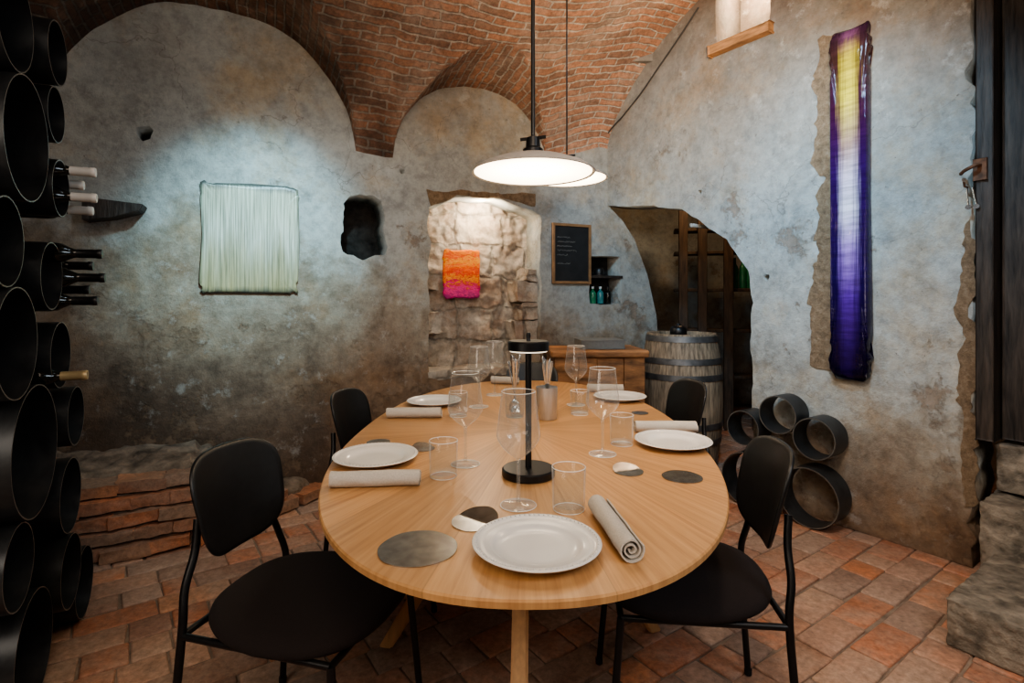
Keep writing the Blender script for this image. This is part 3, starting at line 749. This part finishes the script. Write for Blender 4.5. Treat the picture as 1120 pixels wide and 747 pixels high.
# ------------------------------------------------------------------ PAINTINGS
def painting_mat(kind):
    b=NB('paint_'+kind); o=b.obj(); sep=b.add('ShaderNodeSeparateXYZ'); b.link(o,sep.inputs[0])
    v=b.mapping(o,scale=(1,1,.02)); n=b.noise(v,170,3,.6); n2=b.noise(b.mapping(o,scale=(1,1,.10)),14,4,.6)
    if kind=='silver':
        c=b.ramp(n,[(.25,(.14,.15,.12)),(.45,(.36,.38,.33)),(.62,(.56,.58,.53)),(.8,(.80,.80,.76))])
        zf=b.math('ADD',b.math('MULTIPLY',sep.outputs['Z'],1.2),.5)
        c=b.mix(.9,c,b.ramp(b.math('ADD',zf,b.math('MULTIPLY',b.math('SUBTRACT',n2,.5),.7)),[(0,(.80,.64,.30)),(.32,(.76,.70,.48)),(.55,(.92,.92,.84)),(.8,(.74,.76,.64)),(1,(.54,.54,.44))]),'MULTIPLY')
        ex=b.math('MULTIPLY',b.math('ABSOLUTE',sep.outputs['X']),3.2); ez=b.math('MULTIPLY',b.math('ABSOLUTE',sep.outputs['Z']),2.9)
        ed=b.math('ADD',b.math('MAXIMUM',ex,ez),b.math('MULTIPLY',b.math('SUBTRACT',n2,.5),.20))
        c=b.mix(b.ramp(ed,[(.86,0.),(.97,.85)]),c,(.05,.05,.05))
        return b.fin(c,.36,.1,b.bump(n,.35,.004))
    if kind=='violet':
        zf=b.math('ADD',b.math('DIVIDE',sep.outputs['Z'],1.95),.5)
        zf=b.math('ADD',zf,b.math('MULTIPLY',b.math('SUBTRACT',n2,.5),.12))
        cen=b.ramp(zf,[(0,(.006,.003,.02)),(.12,(.03,.008,.11)),(.24,(.13,.04,.36)),(.36,(.42,.26,.70)),(.48,(.82,.78,.92)),(.58,(.74,.64,.80)),(.68,(.46,.30,.24)),(.80,(.74,.60,.07)),(.90,(.56,.44,.05)),(.95,(.16,.06,.12)),(1,(.05,.012,.07))])
        side=b.ramp(zf,[(0,(.003,.002,.010)),(.3,(.016,.005,.07)),(.6,(.04,.008,.09)),(.75,(.05,.010,.04)),(.9,(.06,.025,.02)),(1,(.025,.006,.03))])
        ax=b.math('MULTIPLY',b.math('ABSOLUTE',sep.outputs['X']),10.5)
        ax=b.math('ADD',ax,b.math('MULTIPLY',b.math('SUBTRACT',n,.5),.8))
        c=b.mix(b.ramp(ax,[(.14,0.),(.64,1.)]),cen,side)
        fine=b.noise(b.mapping(o,scale=(.15,.15,1)),60,3,.5)
        c=b.mix(.6,c,b.ramp(fine,[(.3,.5),(.7,1.3)]),'MULTIPLY')
        return b.fin(c,.10,.1,b.bump(b.noise(o,26,4),.4,.008))
    n3=b.noise(b.mapping(o,scale=(1,1,2.2)),16,5,.7,1.5)
    zf=b.math('ADD',b.math('DIVIDE',sep.outputs['Z'],.36),b.math('MULTIPLY',n3,.9)); zf=b.math('ADD',zf,.07)
    c=b.ramp(zf,[(0,(.30,.01,.14)),(.20,(.85,.03,.26)),(.3,(.55,.01,.03)),(.42,(.9,.34,.02)),(.5,(.72,.03,.01)),(.66,(.95,.16,.01)),(.8,(.95,.42,.03)),(.9,(.80,.06,.01)),(1,(.92,.26,.02))])
    return b.fin(c,.14,0,b.bump(n3,.8,.015))
def slab(name,label,c,dx,dn,w,h,th,irr,mat,seed,rim=0,ex=9):
    ang=math.atan2(dx.y,dx.x)
    bm=bmesh.new()
    sgn=1 if (Matrix.Rotation(ang,3,'Z')@Vector((0,1,0))).dot(dn)>0 else -1
    def f(p):
        e=max(abs(p.x)/(w/2),abs(p.y)/(h/2))
        q=noise.noise_vector(Vector((p.x*22+seed,p.y*22,0)))*irr*smooth01((e-.8)/.2)+noise.noise_vector(Vector((p.x*60+seed,p.y*60,0)))*irr*.4*smooth01((e-.8)/.2)
        q2=noise.noise(Vector((p.x*60+seed,p.y*35,3)))*rim*smooth01((e-.75)/.2)
        return Vector((p.x+q.x,(p.z+(q2 if p.z>.004 else 0))*sgn,p.y+q.y))
    ks=[0,.2,.4,.6,.75,.85,.92,.96]
    puck(bm,w/2,h/2,ex,[(k,th) for k in ks]+[(.985,th*.85),(1,th*.5),(.99,.002),(0,.002)],320,f)
    o=link(name,bm,mat,angle=60,loc=c,rotz=ang); return tag(o,label,'painting')
def span(f,dx,pts):
    P=[f(*q) for q in pts]; c=sum(P,Vector())/len(P); xs=[(q-P0).dot(dx) for q in P]; zs=[q.z for q in P]
    return c,max(xs)-min(xs),max(zs)-min(zs)
c,w,h=span(on_back,E,[(220,201),(327,205),(324,320),(221,321)])
slab('painting','pale silver and green painting of fine vertical lines on the left wall',c,-E,N,w,h,.022,.020,painting_mat('silver'),2,.002,26)
c,w,h=span(lambda a,b:on_right(a,b,.012),R,[(912,38),(954,28),(954,415),(912,412)])
slab('painting','tall narrow glossy painting, yellow at top fading to violet and blue, on the right wall',c,-R,M,w,h,.05,.018,painting_mat('violet'),5,.014,26)
off=-.19
c,w,h=span(lambda a,b:on_back(a,b,off),E,[(484,273),(524,273),(524,326),(484,326)])
slab('painting','small orange, red and magenta painting inside the stone niche',c,-E,N,w,h,.025,.012,painting_mat('fire'),9,.004,12)
# ------------------------------------------------------------------ CHALKBOARD
c,w,h=span(on_back,E,[(603,244),(645,247),(645,311),(603,309)])
cb=thing('chalkboard','small framed chalkboard with faint chalk lines, right of the stone niche','chalkboard',c,math.atan2(-E.y,-E.x))
ly=Matrix.Rotation(cb.rotation_euler.z,3,'Z')@Vector((0,1,0)); sg=1 if ly.dot(N)>0 else -1
bm=bmesh.new(); box(bm,(0,sg*.008,0),(w-.02,.012,h-.02)); link('board',bm,M_board,cb,smooth=False)
bm=bmesh.new()
for s in (-1,1):
    box(bm,(s*(w/2-.011),sg*.013,0),(.022,.024,h),None,.002); box(bm,(0,sg*.0129,s*(h/2-.011)),(w-.044,.0235,.022),None,.002)
link('frame',bm,M_frame,cb,smooth=False)
random.seed(4)
for r_,(z,L_) in enumerate(((.13,.12),(.095,.17),(.06,.14),(.025,.18),(-.01,.10),(-.08,.12))):
    bm=bmesh.new(); x=-w/2+.045; pts=[]
    for i in range(int(L_/.003)):
        gap=(i%9)==8
        pts.append((x+i*.003,sg*.0150,z+(0 if gap else random.choice((-1,1))*random.uniform(.002,.006))))
    tube(bm,pts,.0007,4); link('chalk_line',bm,M_chalk,cb,smooth=False)
# ------------------------------------------------------------------ CHEST, BOOK, BARREL
CH=thing('wooden_chest','warm brown worn wooden chest standing in the far corner beside the barrel','chest',(.60,3.96,0),math.radians(4))
xx=-.32
random.seed(9)
for wd in (.17,.13,.19,.15):
    bm=bmesh.new(); box(bm,(xx+wd/2,0,.48),(wd-.002,.40+random.uniform(-.008,.008),.76),None,.005); link('board_panel',bm,M_chest,CH,smooth=False); xx+=wd
bm=bmesh.new(); box(bm,(0,0,.883),(.69,.45,.05),None,.012); link('lid',bm,M_chest,CH,smooth=False)
for sx in (-1,1):
    for sy in (-1,1):
        bm=bmesh.new(); box(bm,(sx*.27,sy*.16,.05),(.07,.07,.10),None,.005); link('foot',bm,M_chest,CH,smooth=False)
q=at(656,378,3.93)
bk=thing('book','thick grey hardback book lying on the wooden chest','book',(q.x,3.95,.909),math.radians(6))
bm=bmesh.new(); box(bm,(0,0,.004),(.32,.23,.006),None,.001); box(bm,(0,0,.062),(.32,.23,.006),None,.001); box(bm,(-.158,0,.033),(.006,.23,.06),None,.001); link('cover',bm,M_bookgrey,bk,smooth=False)
bm=bmesh.new(); box(bm,(.002,0,.033),(.306,.222,.0515)); link('pages',bm,M_bookgrey,bk,smooth=False)
ba=thing('wine_barrel','upright oak wine barrel with metal hoops standing in the arched doorway','barrel',(1.33,4.24,0),.3)
def brad(z): t=(z-.5)/.5; return .31-.05*t*t
bm=bmesh.new(); seg=26*5
def fst(p):
    a=math.atan2(p.y,p.x)*26/(2*PI); fr=a-math.floor(a); g_=1-.012*(1 if min(fr,1-fr)<.08 else 0); return Vector((p.x*g_,p.y*g_,p.z))
lathe(bm,[(brad(0)-.03,.0),(brad(0),.0)]+[(brad(z/16),z/16) for z in range(1,16)]+[(brad(1),1.0),(brad(1)-.025,1.0),(brad(1)-.03,.965)],seg,fst); link('staves',bm,M_stave,ba,angle=30)
bm=bmesh.new(); lathe(bm,[(0,.967),(brad(1)-.028,.967),(brad(1)-.028,.95),(0,.95)],64); link('head',bm,M_stave,ba)
for z in (.035,.20,.32,.68,.80,.965):
    bm=bmesh.new(); lathe(bm,[(brad(z-.02)+.001,z-.022),(brad(z-.02)+.005,z-.022),(brad(z+.02)+.005,z+.022),(brad(z+.02)+.001,z+.022)],64); link('hoop',bm,M_hoop,ba)
q=at(742,355,4.15)
bm=bmesh.new(); lathe(bm,[(0,0),(.05,0),(.065,.02),(.062,.07),(.045,.09),(.02,.095),(.012,.11),(0,.112)],32)
tag(link('iron_pot',bm,M_black,angle=50,loc=(q.x,4.15,.968)),'small black lidded pot on top of the wine barrel','pot')
zf=shelfn[3][1]+.006
bm=bmesh.new(); lathe(bm,[(0,0),(.055,0),(.066,.003),(.066,.006),(.04,.012),(.042,.05),(.03,.065),(0,.068)],32)
zsh=(shelfn[0][1]+shelfn[3][1])/2+.03
u0=(shelfn[0][0]+shelfn[1][0])/2
tag(link('cap',bm,M_shell,angle=60,loc=P0+E*(u0+.02)+N*-.06+Z*(zsh+.011)),'black cap lying on the small board in the wall recess','cap')
bm=bmesh.new(); box(bm,P0+E*u0-N*.09+Z*zsh,(abs(shelfn[0][0]-shelfn[1][0])+.04,.2,.018),rotE,.002)
tag(link('shelf_board',bm,M_darkwood,smooth=False),'thin dark board set across the small wall recess by the arch','shelf')
for k,(du,mt,l) in enumerate(((.075,M_green,'small green bottle, left one in the wall recess under the cap'),(.0,M_blueglass,'small teal bottle in the middle of the wall recess under the cap'),(-.075,M_bottle,'small dark bottle, right one in the wall recess under the cap'))):
    b_=thing('bottle',l,'bottle',P0+E*(u0+du)+N*-.07+Z*zf,0,'small bottles in the wall recess')
    bm=bmesh.new(); lathe(bm,[(0,0),(.026,0),(.028,.004),(.028,.085),(.022,.1),(.010,.112),(.010,.125),(0,.125)],24); link('body',bm,mt,b_)
    bm=bmesh.new(); lathe(bm,[(0,.125),(.012,.125),(.012,.143),(0,.143)],16); link('bottle_cap',bm,M_capwhite if k<2 else M_capblack,b_)
# passage rack
RKP=Vector((2.0,5.25,0)); RKA=-.25
rk=thing('wooden_rack','dark wooden shelving rack in the room beyond the arch','rack',RKP,RKA)
for x in (-.32,-.14,.10,.36):
    bm=bmesh.new(); box(bm,(x,0,1.12),(.085,.07,2.24),None,.005); link('post',bm,M_rackwood,rk,smooth=False)
for z in (.5,.95,1.35,1.72,1.95):
    bm=bmesh.new(); box(bm,(.02,.16,z),(.84,.24,.03),None,.004); link('shelf',bm,M_rackwood,rk,smooth=False)
def onrack(x,z): return RKP+Matrix.Rotation(RKA,3,'Z')@Vector((x,.11,z+.002))
for k,(x,z,l) in enumerate(((.19,1.735,'pale jar on an upper shelf of the rack beyond the arch, left one'),(.28,1.735,'pale jar on an upper shelf of the rack beyond the arch, right one'))):
    bm=bmesh.new(); lathe(bm,[(0,0),(.038,0),(.04,.005),(.04,.09),(.028,.105),(.028,.125),(0,.125)],24)
    tag(link('jar',bm,M_capwhite,loc=onrack(x,z)),l,'jar','pale jars on the rack beyond the arch')
bm=bmesh.new(); lathe(bm,[(0,0),(.036,0),(.037,.004),(.037,.19),(.03,.215),(.0145,.24),(.0145,.30),(0,.30)],28)
bt=tag(link('bottle',bm,M_green,loc=onrack(.17,1.365)),'dark green bottle standing on the rack shelf beyond the arch, left of three','bottle','bottles standing on the rack beyond the arch')
for x,l in ((.235,'dark green bottle standing on the rack shelf beyond the arch, middle of three'),(.30,'dark green bottle standing on the rack shelf beyond the arch, right of three')):
    dup(bt,onrack(x+.012,1.365),0,l)
# ------------------------------------------------------------------ LEFT STEEL PIPE RACK
PR=Vector((-.864*1.75,1.75,0)); D=Vector((-.44,.898,0)).normalized(); NR=Vector((D.y,-D.x,0))
def rk_pt(px,py,p=0): return on_plane(px,py,PR,NR,p)
rings=[]
for px,py,r,fix in ((22,28,54,1),(30,148,68,1),(10,265,50,1),(18,375,62,1),(38,497,72,1),(28,614,46,1),(45,708,60,1),
      (63,206,31,0),(60,302,37,0),(70,388,36,0),(78,455,32,0),(78,545,40,0),(80,630,38,0),(88,700,38,0),(62,60,34,0),(66,125,30,0),(-60,90,60,1),(-60,430,60,1),(-60,640,60,1),(-70,260,50,1)):
    p=rk_pt(px,py); rings.append([(p-PR).dot(D),p.z,r/F*p.y,fix])
for it in range(400):
    for i in range(len(rings)):
        for j in range(i):
            a,b=rings[i],rings[j]; dx,dz=a[0]-b[0],a[1]-b[1]; dd=math.hypot(dx,dz)+1e-6; ov=a[2]+b[2]+.002-dd
            if ov>0:
                if a[3]==b[3]: fa=fb=.5
                else: fa,fb=(.15,.85) if a[3] else (.85,.15)
                a[0]+=dx/dd*ov*fa; a[1]+=dz/dd*ov*fa; b[0]-=dx/dd*ov*fb; b[1]-=dz/dd*ov*fb
    for a in rings:
        if a[1]-a[2]<.002: a[1]=a[2]+.002
names=['at the very top left corner','second from the top','beside the white capped bottles','in the middle of the stack, beside the dark bottles','largest, level with the table top','below the largest one','at the bottom of the stack']
def pipe(name,c,ax,r,length,label,group,t=.004,mat=None):
    bm=bmesh.new(); s=Z.cross(ax).normalized(); rt=axes(s,Z,ax)
    def f(p): return rt@p
    lathe(bm,[(r,0),(r,-length),(r-t,-length),(r-t,0)],72,f)
    n=72; V=list(bm.verts); A=V[0:n]; B=V[3*n:4*n]
    for i in range(n):
        bm.faces.new((A[i],A[(i+1)%n],B[(i+1)%n],B[i])).material_index=1
    o=link(name,bm,[mat or M_steelraw,M_steelcut],angle=40,loc=c); return tag(o,label,'steel pipe',group)
random.seed(3)
nm_small={7:'holding the white capped bottles',8:'holding the dark capped bottles',9:'holding the gold capped bottle',10:'just below the gold capped bottle',11:'beside the largest pipe',12:'low, above the bottom pipe',13:'lowest on the room side',14:'highest on the room side',15:'second from the top on the room side'}
for i,(s,z,r,fx) in enumerate(rings):
    c=PR+D*s+Z*z+NR*random.uniform(-.015,.015)
    pxc=CX+F*c.x/c.y
    ln=.42 if r>.1 else .34
    if pxc+r/c.y*F*.6<-5: continue
    if i<7: l='large black steel wine rack pipe '+names[i]
    elif i in nm_small: l='narrow black steel rack pipe, '+nm_small[i]
    else: l='black steel rack pipe at the left frame edge, '+{16:'highest',17:'middle',18:'lowest',19:'upper middle'}[i]
    pipe('steel_pipe',c,NR,r,ln,l,'steel pipes forming the wine rack')
def make_bottle(label,capmat):
    t=thing('wine_bottle',label,'wine bottle',(0,0,0),0,'wine bottles lying in the steel pipes')
    rt=axes(Vector((0,1,0)),Z,Vector((1,0,0)))
    f=lambda p: rt@p
    bm=bmesh.new(); lathe(bm,[(0,-.32),(.030,-.32),(.0365,-.312),(.0372,-.30),(.0372,-.135),(.034,-.115),(.022,-.095),(.0155,-.08),(.0145,-.06),(.0145,-.004),(0,-.004)],36,f); link('glass_body',bm,M_bottle,t)
    bm=bmesh.new(); lathe(bm,[(.0150,-.075),(.0158,-.074),(.0158,-.018),(.0172,-.016),(.0172,-.003),(.0155,0),(0,0)],32,f); link('capsule',bm,capmat,t)
    return t
rb=math.atan2(NR.y,NR.x)
protos={}
def place_bottle(px,py,prot,kind,mat,label):
    p=on_plane(px,py,PR,NR,prot)
    if kind not in protos:
        o=make_bottle(label,mat); o.location=p; o.rotation_euler=(0,0,rb); protos[kind]=o
    else: dup(protos[kind],p,rb,label)
for px,py,pr,l in ((105,189,.095,'white capped wine bottle, topmost in the left rack'),(92,203,.045,'white capped wine bottle, second from the top, set furthest back'),(106,217,.095,'white capped wine bottle, third from the top'),(102,231,.065,'white capped wine bottle, lowest of the white capped ones'),(97,188,.045,'white capped wine bottle half hidden behind the topmost one')):
    place_bottle(px,py,pr,'w',M_capwhite,l)
for px,py,pr,l in ((112,278,.11,'black capped wine bottle, highest of the dark ones'),(102,291,.05,'black capped wine bottle set back behind the highest dark one'),(115,304,.11,'black capped wine bottle reaching farthest right of the dark ones'),(107,329,.09,'black capped wine bottle, lowest of the dark ones'),(98,317,.045,'black capped wine bottle set back between the two lowest dark ones')):
    place_bottle(px,py,pr,'b',M_capblack,l)
place_bottle(96,410,.085,'g',M_capgold,'wine bottle with beige gold capsule, lying alone below the others')
# ------------------------------------------------------------------ FLOOR PIPES at right
fr=[]
for px,py,r,lk in ((883,543,.165,1),(816,530,.165,1),(886,478,.115,0),(853,456,.11,0),(812,468,.105,0)):
    p=on_right(px,py,.18); fr.append([(p-P0).dot(R),p.z,r])
fr[0][1]=.167; fr[1][1]=.167
for it in range(300):
    for i in range(len(fr)):
        for j in range(i):
            a,b=fr[i],fr[j]; dx,dz=a[0]-b[0],a[1]-b[1]; dd=math.hypot(dx,dz)+1e-6; ov=a[2]+b[2]+.001-dd
            if ov>0:
                wa,wb=(.5,.5) if (i<2)==(j<2) else ((.1,.9) if i<2 else (.9,.1))
                a[0]+=dx/dd*ov*wa; a[1]+=dz/dd*ov*wa; b[0]-=dx/dd*ov*wb; b[1]-=dz/dd*ov*wb
    for a in fr[:2]: a[1]=a[2]+.001
for (v,z,r),l in zip(fr,('large open steel pipe section on the floor below the tall painting','large steel pipe section on the floor beside the arched doorway','open steel pipe section stacked on the right of the floor pile','open steel pipe section at the top of the floor pile','small steel pipe section on the left of the floor pile near the barrel')):
    pipe('steel_pipe',P0+R*v+M*.18+Z*z,M,r,.15,l,'steel pipe sections piled on the floor',.006,M_steelfloor)
# ------------------------------------------------------------------ small wall things
bm=bmesh.new()
pts=[on_back(97,219,.0),on_back(162,227,.0),on_back(158,234,.0),on_back(128,241,.0),on_back(97,244,.0)]
fA=[bm.verts.new(p_+N*.0) for p_ in pts]; fB=[bm.verts.new(p_+N*.13) for p_ in pts]
bm.faces.new(fA); bm.faces.new(fB)
for i in range(5): bm.faces.new((fA[i],fA[(i+1)%5],fB[(i+1)%5],fB[i]))
bmesh.ops.bevel(bm,geom=list(bm.edges),offset=.006,segments=2,affect='EDGES')
tag(link('wooden_bracket',bm,M_darkwood,smooth=False),'dark tapered wooden bracket jutting from the left wall behind the bottles','bracket')
bm=bmesh.new()
pth=[on_right(a,b,.02) for a,b in ((764,8),(742,42),(720,74),(701,102),(682,126),(662,152),(660,190),(661,222))]
tube(bm,catmull(pth,5),.006,8); tag(link('electric_cable',bm,M_cable),'thin dark cable running along the edge of the vault and right wall','cable')
kb=thing('key_hook','small iron hook with two hanging keys on the right wall edge','hook',on_right(1058,205,.007))
bm=bmesh.new(); tube(bm,[Vector((0,0,0)),M*.04,M*.05+Z*.02],.005,8); link('hook',bm,M_rust,kb)
for k in (0,1):
    bm=bmesh.new(); tube(bm,[M*.045+Z*-.01+R*(.01+.02*k),M*.045+Z*-.09+R*(.015+.03*k)],.004,6); lathe(bm,[(0,.002),(.012,.002),(.012,-.002),(0,-.002)],16,lambda p:M*.045+Z*(-.10)+R*(.015+.03*k)+Vector((0,0,p.y))+R*p.x+M*p.z); link('key',bm,M_chrome,kb)
# ------------------------------------------------------------------ LIGHTS
def lamp(ty,loc,power,col,target=None,size=.05,angle=60,blend=.8):
    ld=bpy.data.lights.new(ty.lower()+'_light',ty); ld.energy=power; ld.color=col
    if ty=='SPOT': ld.spot_size=math.radians(angle); ld.spot_blend=blend; ld.shadow_soft_size=size
    elif ty=='POINT': ld.shadow_soft_size=size
    elif ty=='AREA': ld.size=size
    o=bpy.data.objects.new('light_'+ty.lower(),ld); COL.objects.link(o); o.location=loc
    if target is not None: o.rotation_euler=(Vector(target)-Vector(loc)).to_track_quat('-Z','Y').to_euler()
    return o
lamp('SPOT',(-.75,2.0,2.9),340,(.46,.84,1.0),on_back(280,270),.04,46,1)
lamp('SPOT',(-.75,1.9,2.8),55,(.70,.88,1.0),on_back(310,380),.1,85,1)
lamp('SPOT',(.85,1.75,3.0),190,(.44,.74,1.0),on_right(925,210),.04,62,1)
lamp('SPOT',(.45,1.9,3.05),140,(.40,.72,1.0),on_right(770,210),.08,74,1)
lamp('SPOT',(.2,1.0,2.6),50,(.78,.87,1.0),on_right(960,450),.1,72,1)  # broad spot added to brighten the lower right wall, no fixture
lamp('SPOT',(.0,2.7,2.4),34,(.42,.76,1.0),on_back(690,300),.05,40,1)
lamp('SPOT',(.5,.4,1.9),620,(1,.78,.55),(1.2,3.4,3.25),.15,60,1)
lamp('SPOT',(.1,.4,1.9),120,(1,.72,.48),(-.2,3.2,3.1),.15,74,1)
lamp('POINT',P0+E*((n0+n1)/2)-N*.07+Z*(nz1-.07),14,(1,.82,.60),None,.02)
lamp('POINT',P0+R*((wv0+wv1)/2)-M*.16+Z*(sz+.40),26,(1,.76,.50),None,.02)
lamp('POINT',(1.75,4.85,2.45),22,(1,.66,.38),None,.05)
lamp('SPOT',(.5,.9,2.8),110,(1,.78,.58),(1.6,2.5,0),.1,70,1)  # spot added to brighten the right floor, no fixture
lamp('AREA',(.3,-.6,3.0),56,(1,.82,.66),(.3,2.3,.2),2.0)  # unseen fill light added high behind the camera
lamp('AREA',(1.7,.3,2.2),20,(.80,.90,1),(-1.7,1.9,1.0),.8)  # unseen cool fill added to light the pipe rack
lamp('AREA',(-1.2,-.2,1.6),16,(1,.86,.72),(1.8,2.3,.0),1.0)  # unseen low fill added from the left
w=bpy.data.worlds.new('World'); SC.world=w; w.use_nodes=True
w.node_tree.nodes['Background'].inputs[0].default_value=(.6,.6,.65,1); w.node_tree.nodes['Background'].inputs[1].default_value=.045
# ------------------------------------------------------------------ CAMERA
cd=bpy.data.cameras.new('cam'); cam=bpy.data.objects.new('cam',cd); COL.objects.link(cam)
cam.location=(0,0,H); cam.rotation_euler=(PI/2,0,0); cd.sensor_width=36; cd.lens=F/1120*36; cd.shift_y=-(373.5-CY)/1120; cd.clip_start=.02
SC.camera=cam
SC.view_settings.view_transform='AgX'
try: SC.view_settings.look='AgX - Medium High Contrast'
except Exception: pass
